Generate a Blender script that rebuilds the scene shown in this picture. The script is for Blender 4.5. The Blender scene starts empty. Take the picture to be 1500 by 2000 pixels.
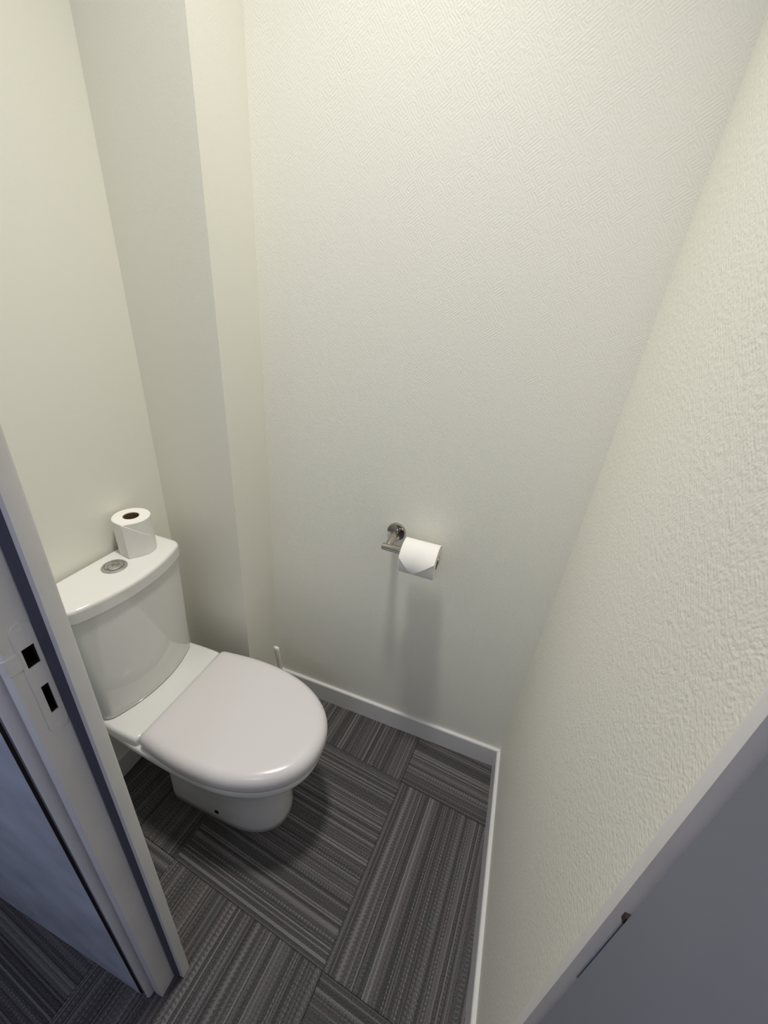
import bpy, math, random
from mathutils import Vector, Matrix
random.seed(7)
scene = bpy.context.scene
C = scene.collection

# ------------------------------------------------------------------ camera
cam_d = bpy.data.cameras.new('camera')
cam = bpy.data.objects.new('camera', cam_d)
C.objects.link(cam)
cam_d.sensor_fit = 'AUTO'
cam_d.sensor_width = 36.0
cam_d.lens = 36.0 * 800.0 / 2000.0
cam_d.clip_start = 0.01
_r = Vector((0.93752476, 0.33756234, 0.08425553)).normalized()
_f = Vector((-0.26096756, 0.84244647, -0.4713596)).normalized()
_u = _r.cross(_f).normalized()
_m = Matrix((( _r.x, _u.x, -_f.x, 0.0), (_r.y, _u.y, -_f.y, 0.0), (_r.z, _u.z, -_f.z, 1.481), (0, 0, 0, 1)))
cam.matrix_world = _m
scene.camera = cam

# ------------------------------------------------------------------ world, lamps, exposure
world = bpy.data.worlds.new('world')
scene.world = world
world.use_nodes = True
world.node_tree.nodes['Background'].inputs[0].default_value = (0.45, 0.55, 0.9, 1)
world.node_tree.nodes['Background'].inputs[1].default_value = 0.02

def lamp(name, kind, loc, energy, color, size, cone=None):
    d = bpy.data.lights.new(name, kind)
    d.energy = energy
    d.color = color
    d.shadow_soft_size = size
    if cone:                       # recessed ceiling downlight with a wide soft beam, pointing straight down
        d.spot_size = math.radians(cone)
        d.spot_blend = 1.0
    o = bpy.data.objects.new(name, d)
    C.objects.link(o)
    o.location = loc
    return o
lamp('toilet_room_lamp', 'SPOT', (-0.36, 0.57, 3.06), 122.0, (1.0, 0.96, 0.90), 0.11, 80)
lamp('corridor_lamp', 'POINT', (0.0, -1.05, 2.10), 11.5, (0.82, 0.85, 1.0), 0.20)
lamp('corridor_fill_left', 'POINT', (-1.00, -0.42, 1.75), 8.0, (0.81, 0.82, 1.0), 0.20)  # unseen fill light added at the left, set low to grade the corridor wall

scene.view_settings.view_transform = 'Standard'
scene.view_settings.look = 'None'
scene.view_settings.exposure = 0.0
scene.view_settings.gamma = 1.0
scene.view_settings.use_curve_mapping = False

# ------------------------------------------------------------------ materials
def new_mat(name):
    m = bpy.data.materials.new(name)
    m.use_nodes = True
    nt = m.node_tree
    return m, nt, nt.nodes['Principled BSDF']

def N(nt, kind, **kw):
    n = nt.nodes.new(kind)
    for k, v in kw.items():
        setattr(n, k, v)
    return n

def math_n(nt, op, a, b=None, c=None):
    n = nt.nodes.new('ShaderNodeMath')
    n.operation = op
    for i, v in enumerate((a, b, c)):
        if v is None:
            continue
        if isinstance(v, (int, float)):
            n.inputs[i].default_value = v
        else:
            nt.links.new(v, n.inputs[i])
    return n.outputs[0]

def plain(name, col, rough=0.5, metal=0.0, bump=0.0, bscale=60.0, mottle=0.0, coat=0.0, spec=0.5):
    m, nt, p = new_mat(name)
    p.inputs['Base Color'].default_value = (*col, 1)
    p.inputs['Roughness'].default_value = rough
    p.inputs['Metallic'].default_value = metal
    p.inputs['Specular IOR Level'].default_value = spec
    p.inputs['Coat Weight'].default_value = coat
    p.inputs['Coat Roughness'].default_value = 0.04
    tc = N(nt, 'ShaderNodeTexCoord')
    nz = N(nt, 'ShaderNodeTexNoise')
    nz.inputs['Scale'].default_value = bscale
    nz.inputs['Detail'].default_value = 4
    nt.links.new(tc.outputs['Object'], nz.inputs['Vector'])
    if mottle > 0:
        mx = N(nt, 'ShaderNodeMixRGB', blend_type='MULTIPLY')
        mx.inputs[1].default_value = (*col, 1)
        rm = N(nt, 'ShaderNodeMapRange')
        rm.inputs[1].default_value = 0.3
        rm.inputs[2].default_value = 0.7
        rm.inputs[3].default_value = 1 - mottle
        rm.inputs[4].default_value = 1
        n2 = N(nt, 'ShaderNodeTexNoise')
        n2.inputs['Scale'].default_value = 9
        n2.inputs['Detail'].default_value = 5
        nt.links.new(tc.outputs['Object'], n2.inputs['Vector'])
        nt.links.new(n2.outputs[0], rm.inputs[0])
        mx.inputs[0].default_value = 1
        nt.links.new(rm.outputs[0], mx.inputs[2])
        nt.links.new(mx.outputs[0], p.inputs['Base Color'])
    if bump > 0:
        b = N(nt, 'ShaderNodeBump')
        b.inputs['Strength'].default_value = bump
        b.inputs['Distance'].default_value = 0.001
        nt.links.new(nz.outputs[0], b.inputs['Height'])
        nt.links.new(b.outputs[0], p.inputs['Normal'])
    return m

def wallpaper(name, strength, weave=1.1, pebble=3.2, pscale=190):
    """Painted fibre wall covering: short diagonal ribs in a fine basket weave, plus pebbly unevenness."""
    m, nt, p = new_mat(name)
    p.inputs['Base Color'].default_value = (0.885, 0.878, 0.785, 1)
    p.inputs['Roughness'].default_value = 0.52
    p.inputs['Specular IOR Level'].default_value = 0.30
    tc = N(nt, 'ShaderNodeTexCoord')
    sp = N(nt, 'ShaderNodeSeparateXYZ')
    nt.links.new(tc.outputs['Object'], sp.inputs[0])
    wob = N(nt, 'ShaderNodeTexNoise')
    wob.inputs['Scale'].default_value = 70
    wob.inputs['Detail'].default_value = 2
    nt.links.new(tc.outputs['Object'], wob.inputs['Vector'])
    wv = math_n(nt, 'MULTIPLY', math_n(nt, 'SUBTRACT', wob.outputs[0], 0.5), 0.007)
    a = math_n(nt, 'ADD', math_n(nt, 'ADD', sp.outputs[0], sp.outputs[1]), wv)   # runs along whichever way the wall runs
    b = math_n(nt, 'ADD', sp.outputs[2], wv)
    s1 = math_n(nt, 'SUBTRACT', math_n(nt, 'MULTIPLY', b, 0.80), math_n(nt, 'MULTIPLY', a, 0.60))
    s2 = math_n(nt, 'ADD', math_n(nt, 'MULTIPLY', b, 0.60), math_n(nt, 'MULTIPLY', a, 0.80))
    cell = 0.015
    k1 = math_n(nt, 'FLOOR', math_n(nt, 'DIVIDE', s1, cell))
    k2 = math_n(nt, 'FLOOR', math_n(nt, 'DIVIDE', s2, cell * 0.7))
    cv = N(nt, 'ShaderNodeCombineXYZ')
    nt.links.new(k1, cv.inputs[0])
    nt.links.new(k2, cv.inputs[1])
    cw = N(nt, 'ShaderNodeTexWhiteNoise', noise_dimensions='2D')
    nt.links.new(cv.outputs[0], cw.inputs['Vector'])
    par = math_n(nt, 'GREATER_THAN', cw.outputs[0], 0.5)
    per = 2 * math.pi / 0.0052
    w1 = math_n(nt, 'SINE', math_n(nt, 'MULTIPLY', s1, per))
    w2 = math_n(nt, 'SINE', math_n(nt, 'MULTIPLY', s2, per))
    mixw = N(nt, 'ShaderNodeMix')
    nt.links.new(par, mixw.inputs[0])
    nt.links.new(w1, mixw.inputs[2])
    nt.links.new(w2, mixw.inputs[3])
    pb = N(nt, 'ShaderNodeTexNoise')
    pb.inputs['Scale'].default_value = pscale
    pb.inputs['Detail'].default_value = 3
    nt.links.new(tc.outputs['Object'], pb.inputs['Vector'])
    big = N(nt, 'ShaderNodeTexNoise')
    big.inputs['Scale'].default_value = 14
    nt.links.new(tc.outputs['Object'], big.inputs['Vector'])
    amp = math_n(nt, 'MULTIPLY', big.outputs[0], weave)
    h = math_n(nt, 'ADD', math_n(nt, 'MULTIPLY', mixw.outputs[0], amp),
               math_n(nt, 'MULTIPLY', pb.outputs[0], pebble))
    bp = N(nt, 'ShaderNodeBump')
    bp.inputs['Strength'].default_value = strength
    bp.inputs['Distance'].default_value = 0.0005
    nt.links.new(h, bp.inputs['Height'])
    nt.links.new(bp.outputs[0], p.inputs['Normal'])
    return m

def carpet():
    m, nt, p = new_mat('striped_carpet')
    p.inputs['Roughness'].default_value = 0.95
    p.inputs['Specular IOR Level'].default_value = 0.15
    tc = N(nt, 'ShaderNodeTexCoord')
    oi = N(nt, 'ShaderNodeObjectInfo')
    sp = N(nt, 'ShaderNodeSeparateXYZ')
    nt.links.new(tc.outputs['Object'], sp.inputs[0])
    off = math_n(nt, 'MULTIPLY', oi.outputs['Random'], 37.0)
    u, v = sp.outputs[0], sp.outputs[1]
    row = math_n(nt, 'FLOOR', math_n(nt, 'DIVIDE', u, 0.0034))
    rid = math_n(nt, 'ADD', row, math_n(nt, 'FLOOR', math_n(nt, 'MULTIPLY', off, 100)))
    wn = N(nt, 'ShaderNodeTexWhiteNoise', noise_dimensions='1D')
    nt.links.new(rid, wn.inputs['W'])
    wn2 = N(nt, 'ShaderNodeTexWhiteNoise', noise_dimensions='1D')
    nt.links.new(math_n(nt, 'ADD', rid, 511.3), wn2.inputs['W'])
    band = N(nt, 'ShaderNodeTexNoise', noise_dimensions='1D')
    band.inputs['Scale'].default_value = 28
    nt.links.new(math_n(nt, 'ADD', u, off), band.inputs['W'])
    # beads running along some of the rows
    bead = math_n(nt, 'MULTIPLY', math_n(nt, 'ADD', math_n(nt, 'SINE', math_n(nt, 'ADD',
              math_n(nt, 'MULTIPLY', v, 2 * math.pi / 0.0095), math_n(nt, 'MULTIPLY', wn2.outputs[0], 6.28))), 1.0), 0.5)
    isb = math_n(nt, 'GREATER_THAN', wn2.outputs[0], 0.55)
    one_m = math_n(nt, 'SUBTRACT', 1.0, math_n(nt, 'MULTIPLY', isb, math_n(nt, 'MULTIPLY', math_n(nt, 'SUBTRACT', 1.0, bead), 0.75)))
    rv = math_n(nt, 'POWER', wn.outputs[0], 1.7)
    fib = N(nt, 'ShaderNodeTexNoise')
    fib.inputs['Scale'].default_value = 420
    fib.inputs['Detail'].default_value = 2
    nt.links.new(tc.outputs['Object'], fib.inputs['Vector'])
    val = math_n(nt, 'ADD', math_n(nt, 'MULTIPLY', math_n(nt, 'MULTIPLY', rv, one_m), 0.43),
                 math_n(nt, 'MULTIPLY', band.outputs[0], 0.26))
    val = math_n(nt, 'ADD', val, math_n(nt, 'MULTIPLY', math_n(nt, 'SUBTRACT', fib.outputs[0], 0.5), 0.75))
    cr = N(nt, 'ShaderNodeValToRGB')
    cr.color_ramp.elements[0].position = 0.05
    cr.color_ramp.elements[0].color = (0.050, 0.047, 0.048, 1)
    cr.color_ramp.elements[1].position = 0.95
    cr.color_ramp.elements[1].color = (0.40, 0.38, 0.385, 1)
    e = cr.color_ramp.elements.new(0.42)
    e.color = (0.165, 0.157, 0.160, 1)
    nt.links.new(val, cr.inputs[0])
    # a slow drift between warm and neutral yarn along the rows
    tint = N(nt, 'ShaderNodeTexNoise', noise_dimensions='2D')
    tint.inputs['Scale'].default_value = 1.0
    cv = N(nt, 'ShaderNodeCombineXYZ')
    nt.links.new(math_n(nt, 'MULTIPLY', rid, 3.1), cv.inputs[0])
    nt.links.new(math_n(nt, 'MULTIPLY', v, 14.0), cv.inputs[1])
    nt.links.new(cv.outputs[0], tint.inputs['Vector'])
    tr = N(nt, 'ShaderNodeValToRGB')
    tr.color_ramp.elements[0].position = 0.35
    tr.color_ramp.elements[0].color = (0.94, 1.0, 0.98, 1)
    tr.color_ramp.elements[1].position = 0.7
    tr.color_ramp.elements[1].color = (1.0, 0.90, 0.90, 1)
    nt.links.new(tint.outputs[0], tr.inputs[0])
    mx = N(nt, 'ShaderNodeMixRGB', blend_type='MULTIPLY')
    mx.inputs[0].default_value = 1
    nt.links.new(cr.outputs[0], mx.inputs[1])
    nt.links.new(tr.outputs[0], mx.inputs[2])
    nt.links.new(mx.outputs[0], p.inputs['Base Color'])
    rib = math_n(nt, 'SINE', math_n(nt, 'MULTIPLY', u, 2 * math.pi / 0.0034))
    h = math_n(nt, 'ADD', math_n(nt, 'MULTIPLY', rib, 0.35), math_n(nt, 'ADD', math_n(nt, 'MULTIPLY', val, 1.0), math_n(nt, 'MULTIPLY', fib.outputs[0], 0.5)))
    bp = N(nt, 'ShaderNodeBump')
    bp.inputs['Strength'].default_value = 0.6
    bp.inputs['Distance'].default_value = 0.0015
    nt.links.new(h, bp.inputs['Height'])
    nt.links.new(bp.outputs[0], p.inputs['Normal'])
    return m

M = {}
M['paper_back'] = wallpaper('wall_covering', 0.24)
M['paper_side'] = wallpaper('wall_covering_pebbled', 0.50, 0.35, 4.5, 150)
M['paper_smooth'] = wallpaper('wall_covering_smoothed', 0.10, 0.6, 3.0, 190)
M['ceiling'] = plain('ceiling_paint', (0.90, 0.90, 0.87), 0.7)
M['trim'] = plain('white_trim_paint', (0.74, 0.735, 0.73), 0.35, bump=0.05, bscale=40)
M['frame'] = plain('door_frame_paint', (0.86, 0.84, 0.83), 0.40, bump=0.25, bscale=30, mottle=0.08)
M['corridor'] = plain('corridor_wall_paint', (0.66, 0.71, 0.82), 0.6, bump=0.1, bscale=20, mottle=0.3)
M['door'] = plain('grey_door_paint', (0.22, 0.23, 0.275), 0.45, bump=0.06, bscale=80, mottle=0.06)
M['ceramic'] = plain('glazed_ceramic', (0.80, 0.80, 0.765), 0.09, coat=0.3)
M['plastic'] = plain('seat_plastic', (0.72, 0.695, 0.695), 0.20)
M['chrome'] = plain('chrome', (0.50, 0.47, 0.42), 0.12, 1.0)
M['satin'] = plain('satin_metal', (0.56, 0.56, 0.54), 0.30, 0.9)
M['paper'] = plain('tissue_paper', (0.86, 0.845, 0.80), 0.9, bump=0.25, bscale=500, spec=0.1)
M['core'] = plain('cardboard', (0.16, 0.10, 0.06), 0.9, bump=0.2, bscale=200, spec=0.1)
M['brush'] = plain('white_plastic', (0.76, 0.76, 0.70), 0.3)
M['shade_strip'] = plain('painted_rebate_shade', (0.085, 0.085, 0.12), 0.6)  # dark blue-grey standing in for shade in the left rebate
M['dark'] = plain('dark_recess', (0.02, 0.012, 0.008), 0.9)
M['backing'] = plain('carpet_backing', (0.02, 0.02, 0.02), 0.95)
M['carpet'] = carpet()

# ------------------------------------------------------------------ mesh helpers
def obj(name, verts, faces, mat, parent=None, smooth=None, loc=(0, 0, 0)):
    me = bpy.data.meshes.new(name)
    me.from_pydata([tuple(v) for v in verts], [], faces)
    me.validate()
    me.update()
    import bmesh
    bm = bmesh.new()
    bm.from_mesh(me)
    bmesh.ops.recalc_face_normals(bm, faces=bm.faces)
    bm.to_mesh(me)
    bm.free()
    if smooth is not None:
        me.shade_smooth()
        me.set_sharp_from_angle(angle=math.radians(smooth))
    me.materials.append(mat)
    o = bpy.data.objects.new(name, me)
    o.location = loc
    C.objects.link(o)
    if parent is not None:
        o.parent = parent
    return o

def empty(name, loc=(0, 0, 0)):
    o = bpy.data.objects.new(name, None)
    o.empty_display_size = 0.05
    o.location = loc
    C.objects.link(o)
    return o

def tag(o, label=None, cat=None, group=None, kind=None):
    for k, v in (('label', label), ('category', cat), ('group', group), ('kind', kind)):
        if v:
            o[k] = v
    return o

class MB:
    def __init__(self):
        self.v, self.f = [], []
    def add(self, verts, faces):
        b = len(self.v)
        self.v += [tuple(p) for p in verts]
        self.f += [tuple(i + b for i in f) for f in faces]
    def box(self, x0, x1, y0, y1, z0, z1):
        self.add([(x, y, z) for z in (z0, z1) for y in (y0, y1) for x in (x0, x1)],
                 [(0, 2, 3, 1), (4, 5, 7, 6), (0, 1, 5, 4), (2, 6, 7, 3), (0, 4, 6, 2), (1, 3, 7, 5)])
    def prism(self, poly, z0, z1, fn=None):
        n = len(poly)
        vs = [(x, y, z0) for x, y in poly] + [(x, y, z1) for x, y in poly]
        if fn:
            vs = [fn(p) for p in vs]
        fs = [tuple(range(n))[::-1], tuple(range(n, 2 * n))]
        fs += [(i, (i + 1) % n, n + (i + 1) % n, n + i) for i in range(n)]
        self.add(vs, fs)
    def loft(self, rings, cap0=True, cap1=True):
        n = len(rings[0])
        vs = [p for r in rings for p in r]
        fs = []
        for k in range(len(rings) - 1):
            for i in range(n):
                j = (i + 1) % n
                fs.append((k * n + i, k * n + j, (k + 1) * n + j, (k + 1) * n + i))
        if cap0:
            fs.append(tuple(range(n))[::-1])
        if cap1:
            fs.append(tuple(range((len(rings) - 1) * n, len(rings) * n)))
        self.add(vs, fs)
    def tube(self, p0, p1, r, n=20, rounded=0.0):
        p0, p1 = Vector(p0), Vector(p1)
        d = (p1 - p0).normalized()
        a = d.orthogonal().normalized()
        b = d.cross(a)
        rings = []
        def ring(c, rr):
            return [tuple(c + a * rr * math.cos(2 * math.pi * i / n) + b * rr * math.sin(2 * math.pi * i / n)) for i in range(n)]
        if rounded:
            rings += [ring(p0, r - rounded), ring(p0 + d * rounded * 0.3, r - rounded * 0.3), ring(p0 + d * rounded, r)]
            rings += [ring(p1 - d * rounded, r), ring(p1 - d * rounded * 0.3, r - rounded * 0.3), ring(p1, r - rounded)]
        else:
            rings += [ring(p0, r), ring(p1, r)]
        self.loft(rings)
    def build(self, name, mat, parent=None, smooth=None, loc=(0, 0, 0)):
        return obj(name, self.v, self.f, mat, parent, smooth, loc)

LEAN = 0.0135
DH = 2.04                          # clear height of the doorway
def lean(p):                      # the door partition stands slightly out of plumb
    return (p[0], p[1] + LEAN * p[2], p[2])

# ------------------------------------------------------------------ room shell
H = 3.10
YB, XL, XP, YA = 1.012, -0.968, -0.7055, 0.845
def wx(y):                        # right wall, a touch out of square
    return 0.2025 + (YB - y) * 0.015

mb = MB(); mb.box(-2.0, 1.0, -1.35, 1.15, -0.08, -0.006)
floor = mb.build('floor', M['backing'])
tag(floor, 'grey striped carpet tile floor running from corridor into toilet room', kind='structure')
mb = MB(); mb.box(-2.0, 1.0, -1.35, 1.15, H, H + 0.06)
tag(mb.build('ceiling', M['ceiling']), 'white painted ceiling above the toilet room', kind='structure')

mb = MB(); mb.box(XP, 0.30, YB, YB + 0.10, 0, H)
tag(mb.build('wall_back', M['paper_back']), 'off-white textured back wall behind the paper holder', kind='structure')
mb = MB(); mb.box(XL, XP, YA, YB + 0.10, 0, H)
tag(mb.build('wall_boxing', M['paper_smooth']), 'off-white boxed-in pipe column in the corner beside the cistern', kind='structure')
mb = MB(); mb.box(XL - 0.10, XL, 0.195, YB + 0.10, 0, H)
tag(mb.build('wall_left', M['paper_smooth']), 'off-white wall behind the toilet cistern', kind='structure')
mb = MB(); mb.prism([(wx(0.2165), 0.2165), (0.32, 0.2165), (0.32, YB), (wx(YB), YB)], 0, H)
tag(mb.build('wall_right', M['paper_side']), 'off-white textured wall along the right side', kind='structure')
# corridor side partition, left and right of the doorway, and the lintel over it
mb = MB(); mb.prism([(-2.0, 0.141), (-0.5212, 0.141), (-0.5212, 0.195), (-2.0, 0.195)], 0, H, lean)
wfl = mb.build('wall_front_left', M['corridor'])
tag(wfl, 'smudged bluish white corridor wall left of the doorway', kind='structure')
mb = MB(); mb.prism([(-0.5211, 0.1412), (-0.5206, 0.1412), (-0.5206, 0.1455), (-0.5211, 0.1455)], 0.0, DH, lean)
mb.build('joint_gap', M['dark'], wfl)                  # open dark joint between wall and door frame
mb = MB(); mb.prism([(0.236, 0.150), (1.0, 0.150), (1.0, 0.19), (0.236, 0.19)], 0, H, lean)
tag(mb.build('wall_front_right', M['corridor']), 'corridor wall right of the doorway behind the door', kind='structure')
mb = MB(); mb.prism([(-0.519, 0.155), (0.236, 0.155), (0.236, 0.19), (-0.519, 0.19)], 2.10, H, lean)
tag(mb.build('wall_front_lintel', M['corridor']), 'wall strip above the doorway', kind='structure')
mb = MB(); mb.box(-2.0, 1.0, -1.35, -1.27, 0, H)
tag(mb.build('wall_corridor', M['corridor']), 'far wall of the dim corridor', kind='structure')

# skirting boards with a small rounded top edge
def skirting(name, label, a, b, inward, h, t):
    a, b, n = Vector((*a, 0)), Vector((*b, 0)), Vector((*inward, 0)).normalized()
    prof = [(0, 0), (t, 0), (t, h - 0.005), (t - 0.0015, h - 0.0015), (t - 0.004, h), (0, h)]
    mb = MB()
    mb.loft([[tuple(p + n * q + Vector((0, 0, z))) for q, z in prof] for p in (a, b)])
    return tag(mb.build(name, M['trim']), label, kind='structure')
skirting('baseboard_back', 'white skirting board under the paper holder wall', (XP, YB), (wx(YB), YB), (0, -1), 0.088, 0.011)
skirting('baseboard_right', 'white skirting board along the right wall', (wx(0.226), 0.226), (wx(YB - 0.011), YB - 0.011), (-1, -0.015), 0.088, 0.011)
skirting('baseboard_left', 'shaded white skirting board behind the toilet pan', (XL, 0.23), (XL, YA), (1, 0), 0.088, 0.009)

# ------------------------------------------------------------------ carpet tiles (50 cm, laid quarter turn)
TA = math.radians(5.26)
EX = Vector((math.cos(TA), -math.sin(TA))); EY = Vector((math.sin(TA), math.cos(TA)))
P1 = Vector((-0.0991, 0.8216)); TS = 0.499
X0, X1, Y0, Y1 = -1.98, 0.98, -1.33, 1.145
def clip(poly, f):
    out = []
    for i in range(len(poly)):
        p, q = poly[i], poly[(i + 1) % len(poly)]
        fp, fq = f(p), f(q)
        if fp >= 0: out.append(p)
        if (fp >= 0) != (fq >= 0):
            t = fp / (fp - fq)
            out.append(p + (q - p) * t)
    return out
full_mesh = None
for i in range(-5, 4):
    for j in range(-5, 2):
        c = P1 + EX * TS * (i + 0.5) + EY * TS * (j + 0.5)
        hs = TS / 2 - 0.0003
        quad = [c + EX * a * hs + EY * b * hs for a, b in ((-1, -1), (1, -1), (1, 1), (-1, 1))]
        poly = quad
        for f in (lambda p: p.x - X0, lambda p: X1 - p.x, lambda p: p.y - Y0, lambda p: Y1 - p.y):
            if poly: poly = clip(poly, f)
        if len(poly) < 3: continue
        area = abs(sum(poly[k].x * poly[(k + 1) % len(poly)].y - poly[(k + 1) % len(poly)].x * poly[k].y for k in range(len(poly)))) / 2
        if area < 0.002: continue
        turned = (i + j) % 2 == 0          # stripes along the room's width
        ang = -TA + (math.pi / 2 if turned else 0)
        if (i * 3 + j) % 4 >= 2: ang += math.pi
        rot = Matrix.Rotation(-ang, 2)
        is_full = area > (2 * hs) ** 2 * 0.9999
        if is_full and full_mesh is not None:
            o = bpy.data.objects.new('carpet_tile', full_mesh)
            C.objects.link(o); o.parent = floor
        else:
            loc = [rot @ (p - c) for p in poly]
            cen = sum(loc, Vector((0, 0))) / len(loc)
            ins = [p + (cen - p).normalized() * 0.0008 for p in loc]
            rings = [[(p.x, p.y, -0.006) for p in loc], [(p.x, p.y, -0.0012) for p in loc], [(p.x, p.y, 0.0) for p in ins]]
            mb = MB(); mb.loft(rings)
            o = mb.build('carpet_tile', M['carpet'], floor)
            if is_full: full_mesh = o.data
        o.location = (c.x, c.y, random.uniform(-0.0003, 0.0))
        o.rotation_euler = (0, 0, ang)

# ------------------------------------------------------------------ door frame and door
# left jamb: the holed rebate face is made separately so the lock pockets are real holes
frame = MB()
prof = [(-0.470, 0.154), (-0.490, 0.154), (-0.490, 0.1705), (-0.5185, 0.1705), (-0.5185, 0.216), (-0.452, 0.216), (-0.4485, 0.2145),
        (-0.447, 0.211), (-0.447, 0.195), (-0.470, 0.195)]
n = len(prof)
vs = [lean((x, y, z)) for z in (0.004, DH) for x, y in prof]
fs = [tuple(range(n)), tuple(range(n, 2 * n))] + [(k, k + 1, n + k + 1, n + k) for k in range(n - 1)]
frame.add(vs, fs)
holes = [(0.1705, 0.1840, 1.0615, 1.0905), (0.1740, 0.1825, 0.980, 1.0270)]
def holed(mb, x, y0, y1, z0, z1, holes, depth=0.0, fn=lean):
    ys = sorted({y0, y1, *[h[0] for h in holes], *[h[1] for h in holes]})
    zs = sorted({z0, z1, *[h[2] for h in holes], *[h[3] for h in holes]})
    for a in range(len(ys) - 1):
        for b in range(len(zs) - 1):
            cy, cz = (ys[a] + ys[a + 1]) / 2, (zs[b] + zs[b + 1]) / 2
            if any(h[0] < cy < h[1] and h[2] < cz < h[3] for h in holes): continue
            mb.add([fn((x, y, z)) for y, z in ((ys[a], zs[b]), (ys[a + 1], zs[b]), (ys[a + 1], zs[b + 1]), (ys[a], zs[b + 1]))], [(0, 1, 2, 3)])
holed(frame, -0.470, 0.154, 0.195, 0.004, DH, holes)
jamb = frame.build('trim_1', M['frame'], smooth=35)
tag(jamb, 'chipped white door jamb with lock keep at the left of the doorway', kind='structure')
for h in holes:                     # dark pockets behind the two keep openings
    mb = MB()
    y0, y1, z0, z1 = h
    v = [lean((x, y, z)) for x in (-0.470, -0.4875) for y, z in ((y0, z0), (y1, z0), (y1, z1), (y0, z1))]
    mb.add(v, [(4, 5, 6, 7), (0, 1, 5, 4), (1, 2, 6, 5), (2, 3, 7, 6), (3, 0, 4, 7)])
    mb.build('lock_pocket', M['dark'], jamb)
# painted-over keep plate, proud by a millimetre, rounded ends, with a lip towards the corridor
mb = MB()
pl = (0.1660, 0.1885)
holed(mb, -0.4688, pl[0], pl[1], 0.958, 1.115, holes)
for zc, s in ((0.958, -1), (1.115, 1)):
    yc, r = sum(pl) / 2, (pl[1] - pl[0]) / 2
    arc = [lean((-0.4688, yc + r * math.cos(math.pi * k / 10), zc + s * r * math.sin(math.pi * k / 10))) for k in range(11)]
    mb.add(arc, [tuple(range(11))])
    arc2 = [(p[0] - 0.0014, p[1], p[2]) for p in arc]
    mb.add(arc + arc2, [(k, k + 1, 12 + k, 11 + k) for k in range(10)])
for y in pl:
    mb.add([lean(p) for p in ((-0.4688, y, 0.958), (-0.4688, y, 1.115), (-0.4702, y, 1.115), (-0.4702, y, 0.958))], [(0, 1, 2, 3)])
plate = mb.build('keep_plate', M['frame'], jamb)
mb = MB()
lip = [(-0.4684, 0.1665), (-0.4684, 0.156), (-0.4698, 0.1515), (-0.4735, 0.1500), (-0.4735, 0.1515), (-0.4705, 0.1530), (-0.4699, 0.1665)]
mb.prism(lip, 1.066, 1.090, lean)
mb.build('keep_lip', M['frame'], plate)
for z in (1.117, 0.956):
    mb = MB()
    mb.tube(lean((-0.4690, 0.1772, z)), lean((-0.4683, 0.1772, z)), 0.0032, 12, 0.0004)
    mb.build('screw', M['frame'], plate)
# rounded moulding covering the joint of frame and corridor wall
mb = MB()
prof = [(-0.4905, 0.166), (-0.4935, 0.166), (-0.4950, 0.149), (-0.4965, 0.1445), (-0.4990, 0.1420), (-0.5020, 0.1415), (-0.5050, 0.1430), (-0.5075, 0.1470),
        (-0.5095, 0.1500), (-0.5130, 0.1510), (-0.5160, 0.1500), (-0.5172, 0.1470), (-0.5172, 0.1700), (-0.4905, 0.1700)]
mb.prism(prof, 0.004, DH + 0.03, lean)
tag(mb.build('trim_2', M['frame'], smooth=30), 'beaded white moulding between door jamb and corridor wall', kind='structure')
mb = MB()  # dark strip added to paint the shade on the ledge beside the stop
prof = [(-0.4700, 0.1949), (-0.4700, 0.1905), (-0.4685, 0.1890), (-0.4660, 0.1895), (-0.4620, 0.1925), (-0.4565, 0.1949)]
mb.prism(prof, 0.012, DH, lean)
mb.build('rebate_shade', M['shade_strip'], jamb, 40)
# right jamb
mb = MB()
prof = [(0.181, 0.154), (0.181, 0.201), (0.168, 0.201), (0.168, 0.211), (0.1695, 0.2145), (0.173, 0.216), (0.212, 0.216), (0.2345, 0.2155), (0.2345, 0.154)]
mb.prism(prof, 0.004, DH, lean)
tag(mb.build('trim_3', M['frame'], smooth=35), 'smooth white door jamb at the right beside the open grey door', kind='structure')
mb = MB()
mb.prism([(-0.5185, 0.154), (0.2345, 0.154), (0.2345, 0.216), (-0.5185, 0.216)], DH, DH + 0.055, lean)
tag(mb.build('trim_4', M['frame']), 'white head of the door frame', kind='structure')
# open door leaf, hinged on the right jamb, swung out into the corridor
door = empty('door_1', (0.1765, 0.150, 0))
tag(door, 'grey door leaf swung open into the corridor at the right', kind='structure')
def leaf_pt(p):
    return (p[0] - 0.1765, p[1] - 0.150 + LEAN * p[2], p[2])
mb = MB()
b = 0.0015
xa, xb, ya, yb = 0.139, 0.1765, -0.480, 0.1515
mb.prism([(xa + b, ya), (xb - b, ya), (xb, ya + b), (xb, yb - b), (xb - b, yb), (xa + b, yb), (xa, yb - b), (xa, ya + b)], 0.008, 2.032, leaf_pt)
leaf = mb.build('door_leaf', M['door'], door)
for zc in (0.26, 1.08, 1.86):
    mb = MB()
    mb.prism([(0.1388, 0.1512), (0.1460, 0.1512), (0.1460, 0.1530), (0.1398, 0.1530), (0.1388, 0.1524)], zc - 0.05, zc + 0.05, leaf_pt)
    mb.build('hinge', M['door'], door)
    mb = MB()
    mb.prism([(0.1386, 0.1510), (0.1440, 0.1510), (0.1440, 0.1545), (0.1386, 0.1545)], zc + 0.05, zc + 0.057, leaf_pt)
    mb.build('hinge_pin', M['dark'], door)

# ------------------------------------------------------------------ toilet
TX, TY = -0.961, 0.592
toilet = empty('toilet', (TX, TY, 0))
tag(toilet, 'white close-coupled toilet with closed lid against the left wall', 'toilet')

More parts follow.
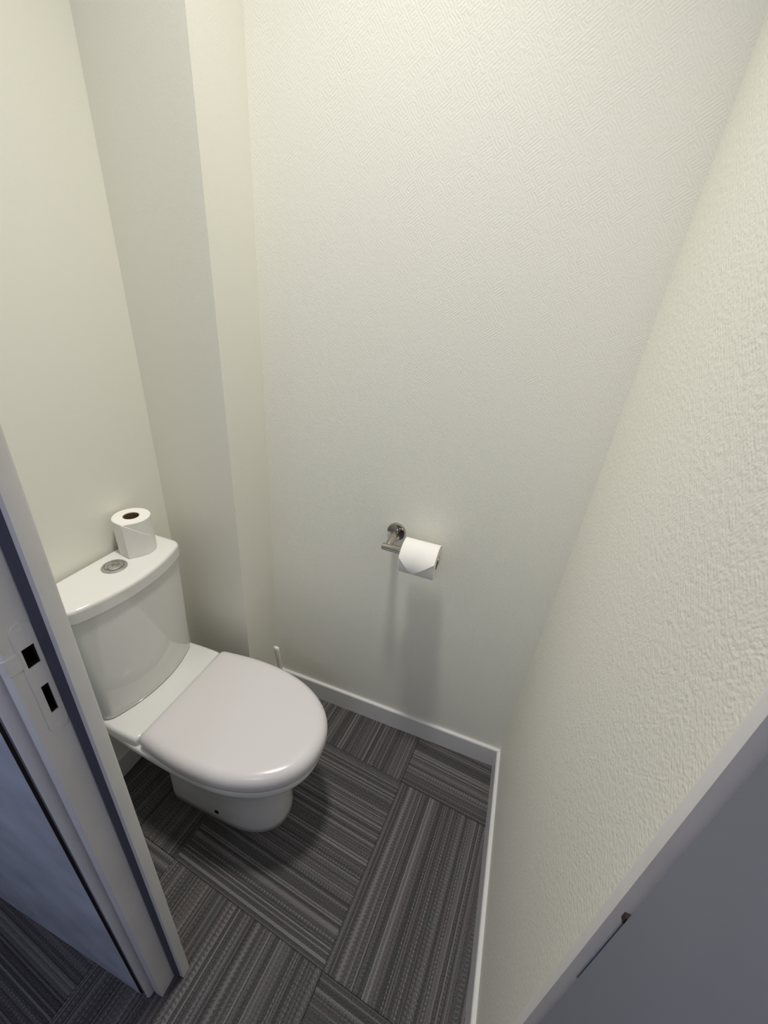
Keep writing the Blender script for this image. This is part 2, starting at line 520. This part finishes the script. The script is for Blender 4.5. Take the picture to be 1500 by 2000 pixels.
def outline(ub, uf, hb, hm, um, e=2.25, rc=0.012, nf=24, ns=10, nc=4):
    half = []                                  # from the front tip round to the back centre, v >= 0
    for k in range(nf):
        th = math.pi / 2 * k / nf
        half.append((um + (uf - um) * math.cos(th) ** (2 / e), hm * math.sin(th) ** (2 / e) if th > 0 else 0.0))
    for k in range(ns + 1):
        t = k / ns
        u = um + (ub + rc - um) * t
        half.append((u, hm + (hb - hm) * (1 - math.cos(math.pi / 2 * t))))
    for k in range(1, nc + 1):
        a = math.pi / 2 * k / nc
        half.append((ub + rc - rc * math.sin(a), hb - rc + rc * math.cos(a)))
    pts = half + [(u, -v) for u, v in reversed(half[1:])]
    return pts
def ring(z, *a, **k):
    return [(u, v, z) for u, v in outline(*a, **k)]

# pan: foot, waist, bowl, rim and rear deck in one ceramic body
mb = MB()
secs = [
    (0.000, 0.180, 0.556, 0.091, 0.094, 0.40),
    (0.004, 0.178, 0.560, 0.094, 0.097, 0.40),
    (0.030, 0.178, 0.560, 0.094, 0.097, 0.40),
    (0.090, 0.178, 0.552, 0.092, 0.094, 0.40),
    (0.160, 0.176, 0.545, 0.091, 0.093, 0.40),
    (0.220, 0.165, 0.556, 0.094, 0.103, 0.40),
    (0.270, 0.140, 0.590, 0.102, 0.128, 0.40),
    (0.315, 0.090, 0.632, 0.122, 0.158, 0.40),
    (0.338, 0.045, 0.651, 0.140, 0.168, 0.39),
    (0.346, 0.030, 0.657, 0.148, 0.1725, 0.38),
    (0.354, 0.024, 0.661, 0.152, 0.1745, 0.38),
    (0.369, 0.022, 0.661, 0.154, 0.1745, 0.38),
    (0.374, 0.023, 0.659, 0.153, 0.1730, 0.38),
    (0.3765, 0.027, 0.654, 0.149, 0.1690, 0.38),
]
rings = [ring(z, ub, uf, hb, hm, um, rc=0.03) for z, ub, uf, hb, hm, um in secs]
mb.loft(rings)
pan = mb.build('bowl', M['ceramic'], toilet, 50)
# raised rear deck that carries the cistern
mb = MB()
mb.loft([ring(z, 0.014 + d, 0.2195 - d * 0.4, 0.155 - d, 0.164 - d, 0.19, e=9.0, rc=0.02) for z, d in
         ((0.368, 0.0), (0.394, 0.0), (0.4015, 0.0025), (0.405, 0.008))])
mb.build('rear_deck', M['ceramic'], toilet, 50)
# bolt hole near the foot of the pan
for s in (-1, 1):
    mb = MB(); mb.tube((0.368, s * 0.0900, 0.049), (0.368, s * 0.0985, 0.049), 0.0070, 16)
    mb.build('fixing_hole', M['dark'], toilet)

# seat ring under the lid, and the lid itself
US, UF, HB, HM, UM = 0.222, 0.668, 0.1655, 0.1795, 0.385
def so(z, d, scale=None):
    pts = ring(z, US + d, UF - d, HB - d, HM - d, UM, e=2.2, rc=0.016)
    if scale is not None:
        cu = 0.42
        pts = [(cu + (u - cu) * scale, v * scale, z) for u, v, z in pts]
    return pts
mb = MB()
mb.loft([so(0.3768, 0.010), so(0.3775, 0.0065), so(0.3795, 0.0055), so(0.3812, 0.0075)])
mb.build('seat', M['plastic'], toilet, 40)
mb = MB()
mb.loft([so(0.3812, 0.0055), so(0.3818, 0.0025), so(0.385, 0.0005), so(0.392, 0.0), so(0.402, 0.0), so(0.410, 0.0010), so(0.4175, 0.0038), so(0.4235, 0.0085), so(0.4275, 0.0145), so(0.4298, 0.0215),
         so(0.4312, 0.03, 0.98), so(0.4325, 0.03, 0.75), so(0.433, 0.03, 0.4)])
lid = mb.build('seat_lid', M['plastic'], toilet, 60)
# cistern: D-shaped plan, bowed front, tapering slightly to the deck
def cis(z, hw, uc, uf, ub=0.012, r=0.020, d=0.0):
    hw -= d; uc -= d * 0.6; uf -= d; ub += d * 0.5
    half = []
    nfr = 18
    # bowed front as a circular-like arc ending at the corner
    for k in range(nfr + 1):
        v = (hw - r) * k / nfr
        half.append((uc + (uf - uc) * (1 - (v / hw) ** 2), v))
    uend = half[-1][0]
    slope = -2 * (uf - uc) * (hw - r) / hw ** 2
    for k in range(1, 7):                       # rounded front corner
        a = math.pi / 2 * k / 6
        half.append((uend - r * (1 - math.cos(a)) + slope * r * math.sin(a) * 0.6, hw - r + r * math.sin(a)))
    ue = half[-1][0]
    for k in range(1, 5):
        half.append((ue + (ub + 0.012 - ue) * k / 4, hw))
    for k in range(1, 5):
        a = math.pi / 2 * k / 4
        half.append((ub + 0.012 * (1 - math.sin(a)), hw - 0.012 + 0.012 * math.cos(a)))
    pts = half + [(u, -v) for u, v in reversed(half[1:])]
    return [(u, v, z) for u, v in pts]
mb = MB()
mb.loft([cis(0.4055, 0.149, 0.108, 0.143), cis(0.410, 0.152, 0.110, 0.146), cis(0.43, 0.1535, 0.1105, 0.1465), cis(0.58, 0.159, 0.1125, 0.149), cis(0.735, 0.164, 0.114, 0.151), cis(0.757, 0.1642, 0.114, 0.151)])
mb.build('cistern', M['ceramic'], toilet, 50)
mb = MB()
L = (0.1705, 0.1195, 0.158)
LP = dict(ub=0.002, r=0.026)
mb.loft([cis(z, *L, **LP, d=d) for z, d in ((0.7572, 0.0070), (0.7576, 0.0040), (0.7590, 0.0028), (0.7592, 0.0028), (0.7628, 0.0028), (0.7630, 0.0028), (0.7634, 0.0004), (0.7640, 0.0),
         (0.7646, 0.0), (0.7900, 0.0), (0.7912, 0.0), (0.7945, 0.0006), (0.7972, 0.0022), (0.7990, 0.0050), (0.7999, 0.0090), (0.8002, 0.0130), (0.8003, 0.020))])
clid = mb.build('cistern_lid', M['ceramic'], toilet, 50)
# dual flush button
BU, BV = 0.066, 0.004
def disc(cu, cv, prof, n=32):
    return [[(cu + r * math.cos(2 * math.pi * i / n), cv + r * math.sin(2 * math.pi * i / n), z) for i in range(n)] for r, z in prof]
mb = MB(); mb.loft(disc(BU, BV, ((0.0300, 0.7995), (0.0300, 0.8020), (0.0280, 0.8042), (0.0235, 0.8048), (0.0228, 0.8026), (0.001, 0.8026))))
ringo = mb.build('flush_plate', M['satin'], toilet, 40)
def half_button(sign, full):
    mb = MB()
    def hp(r, z, g):
        pts = []
        for k in range(17):
            a = -math.pi / 2 + math.pi * k / 16
            pts.append((r * math.cos(a) + g, r * math.sin(a)))
        if full:                                # big button: three quarters of the disc
            pts += [(-0.006, r * 0.92), (-0.011, r * 0.5), (-0.0125, 0), (-0.011, -r * 0.5), (-0.006, -r * 0.92)]
        return pts
    ca, sa = math.cos(0.55), math.sin(0.55)
    if full:
        rr = [hp(0.0215, 0, 0), hp(0.0215, 0, 0), hp(0.0195, 0, 0)]
        zs = (0.8026, 0.8062, 0.8072)
    else:
        base = [(-0.0140, 0.0), (-0.0125, 0.0075), (-0.0098, 0.0150), (-0.0125, 0.0178), (-0.0178, 0.0120), (-0.0212, 0.0), (-0.0178, -0.0120), (-0.0125, -0.0178), (-0.0098, -0.0150), (-0.0125, -0.0075)]
        rr = [base, base, [(x * 0.99, y * 0.95) for x, y in base]]
        zs = (0.8026, 0.8058, 0.8065)
    rings = []
    for pts, z in zip(rr, zs):
        rings.append([(BU + x * ca - y * sa, BV + x * sa + y * ca, z) for x, y in pts])
    mb.loft(rings)
    return mb.build('flush_button', M['satin'], toilet, 40)
half_button(1, True); half_button(-1, False)
mb = MB(); mb.loft(disc(BU + 0.003, BV + 0.002, ((0.0095, 0.8068), (0.0095, 0.8078), (0.0080, 0.8084), (0.006, 0.8076), (0.001, 0.8074)), 24))
mb.build('button_dimple', M['chrome'], toilet, 40)

# ------------------------------------------------------------------ paper rolls
def paper_roll(name, loc, r, rin, length, axis, label, rfun=None):
    """Roll built along local z, then turned so that z follows the wanted axis."""
    root = empty(name, loc)
    tag(root, label, 'toilet paper', 'toilet paper rolls')
    if axis == 'X':
        conv = lambda p: (p[2], p[0], p[1])
    else:
        conv = lambda p: p
    n = 72
    rf = rfun or (lambda a: r)
    def rg(k, z, off=0.0):
        return [((rf(2 * math.pi * i / n) - off if k == 'o' else k) * math.cos(2 * math.pi * i / n), (rf(2 * math.pi * i / n) - off if k == 'o' else k) * math.sin(2 * math.pi * i / n), z) for i in range(n)]
    hl = length / 2
    rings = [rg(rin, -hl), rg('o', -hl, 0.0015), rg('o', -hl + 0.0015), rg('o', hl - 0.0015), rg('o', hl, 0.0015), rg(rin, hl), rg(rin, -hl)]
    mb = MB(); mb.loft([[conv(p) for p in q] for q in rings], False, False)
    mb.build('paper', M['paper'], root, 40)
    rings = [rg(rin - 0.0002, -hl + 0.001), rg(rin - 0.0002, hl - 0.001), rg(rin - 0.0014, hl - 0.001), rg(rin - 0.0014, -hl + 0.001), rg(rin - 0.0002, -hl + 0.001)]
    mb = MB(); mb.loft([[conv(p) for p in q] for q in rings], False, False)
    mb.build('cardboard_core', M['core'], root, 40)
    return root, conv

def sheet(root, conv, grid, name='paper_flap'):
    """A thin sheet from a grid of points, edges turned down onto the roll."""
    mb = MB()
    na, nb = len(grid), len(grid[0])
    vs = [conv(p) for row in grid for p in row]
    mb.add(vs, [(a * nb + b, a * nb + b + 1, (a + 1) * nb + b + 1, (a + 1) * nb + b) for a in range(na - 1) for b in range(nb - 1)])
    return mb.build(name, M['paper'], root, 50)

# spare roll standing on the cistern lid
AC = math.radians(-66)
def spare_r(a):                        # the loose end pulls the outer sheet to a crease
    d = (a - AC + math.pi) % (2 * math.pi) - math.pi
    D = math.radians(31)
    if -D < d <= 0:
        return 0.0455 / math.cos(d + D)
    if 0 < d < D:
        return 0.0455 / math.cos(D - d)
    return 0.0455
root, conv = paper_roll('toilet_roll', (-0.9125, 0.686, 0.8515), 0.046, 0.0195, 0.102, 'Z', 'white toilet roll standing on end on the cistern lid', spare_r)
grid = []
hl = 0.051
for k in range(41):                    # loose end folded to a point: diagonal upper edge
    t = k / 40
    a = AC + t * math.radians(98)
    top = hl - 0.001 - t * 0.066
    row = []
    for q in range(8):
        s = q / 7
        z = -hl + 0.0006 + (top + hl - 0.0006) * s
        rr = spare_r(a) + 0.0014
        row.append((rr * math.cos(a), rr * math.sin(a), z))
    rr = spare_r(a) - 0.0004
    row.append((rr * math.cos(a), rr * math.sin(a), top + 0.0004))
    grid.append(row)
sheet(root, conv, grid)

# roll hanging on the wall holder, loose end folded to a triangle
RX, RY, RZ, RR = -0.1715, 0.930, 0.8455, 0.0485
root, conv = paper_roll('toilet_roll', (RX, RY, RZ), RR, 0.0205, 0.098, 'X', 'white toilet roll with a pointed folded end hanging on the wall holder')
grid = []
hl = 0.049
nA, nS = 30, 25
# local angle: cos -> y, sin -> z ; the sheet comes over the top towards the camera (-y)
for k in range(nA + 1):
    t = k / nA
    row = []
    for q in range(nS):
        s = -1 + 2 * q / (nS - 1)
        tip = -0.18
        if s < tip:
            w = (s + 1) / (tip + 1)
            aend = math.radians(157) + math.radians(46) * w
        else:
            w = (1 - s) / (1 - tip)
            aend = math.radians(154) + math.radians(49) * w
        a = math.radians(60) + t * (aend - math.radians(60))
        rr = RR + 0.0002 + 0.0012 * min(1, t * 3) + 0.0055 * max(0.0, (t - 0.45) / 0.55) ** 1.7
        row.append((rr * math.cos(a), rr * math.sin(a), s * (hl - 0.0003)))
    grid.append(row)
sheet(root, conv, grid)

# ------------------------------------------------------------------ chrome paper holder
FX, FZ = -0.2680, 0.8635
hold = empty('paper_holder', (FX, YB, FZ))
tag(hold, 'chrome paper holder with round rosette and open bar on the back wall', 'paper holder')
def yrings(prof, n=40, cx=0.0, cz=0.0):
    return [[(cx + r * math.cos(2 * math.pi * i / n), y, cz + r * math.sin(2 * math.pi * i / n)) for i in range(n)] for r, y in prof]
mb = MB(); mb.loft(yrings(((0.0275, 0.0), (0.0275, -0.0085), (0.0268, -0.0100), (0.0255, -0.0105), (0.001, -0.0105))))
mb.build('rosette', M['chrome'], hold, 35)
BZ = RZ + 0.0086 - FZ
mb = MB(); mb.tube((0, -0.009, 0.0), (0, RY - YB + 0.004, BZ), 0.0108, 24, 0.001)
mb.build('post', M['chrome'], hold, 35)
mb = MB(); mb.tube((-0.0160, RY - YB, BZ), (0.1500, RY - YB, BZ), 0.0104, 24, 0.003)
mb.build('bar', M['chrome'], hold, 35)

# ------------------------------------------------------------------ toilet brush behind the pan
bx, by = -0.602, 0.888
br = empty('toilet_brush', (bx, by, 0))
tag(br, 'white toilet brush standing in the corner behind the seat', 'toilet brush')
def zr(prof, n=28):
    return [[(r * math.cos(2 * math.pi * i / n), r * math.sin(2 * math.pi * i / n), z) for i in range(n)] for r, z in prof]
mb = MB(); mb.loft(zr(((0.040, 0.0), (0.043, 0.003), (0.041, 0.02), (0.036, 0.10), (0.037, 0.112), (0.034, 0.114), (0.031, 0.108), (0.030, 0.02), (0.001, 0.018))))
mb.build('brush_holder', M['brush'], br, 40)
mb = MB()
def hring(z, cx, cy, a, b, n=16):
    return [(cx + a * math.cos(2 * math.pi * i / n), cy + b * math.sin(2 * math.pi * i / n), z) for i in range(n)]
hs = [(0.05, 0.012, -0.003, 0.006, 0.006), (0.14, 0.004, -0.002, 0.006, 0.006), (0.22, -0.006, 0.0, 0.0075, 0.0055), (0.30, -0.0155, 0.0015, 0.0105, 0.0055), (0.338, -0.0215, 0.002, 0.0115, 0.006), (0.346, -0.022, 0.002, 0.011, 0.0055), (0.348, -0.022, 0.002, 0.009, 0.004)]
mb.loft([hring(*h) for h in hs])
mb.build('handle', M['brush'], br, 50)
mb = MB(); mb.loft(zr(((0.010, 0.022), (0.026, 0.030), (0.027, 0.075), (0.015, 0.092), (0.006, 0.095))))
mb.build('bristles', M['brush'], br, 40)
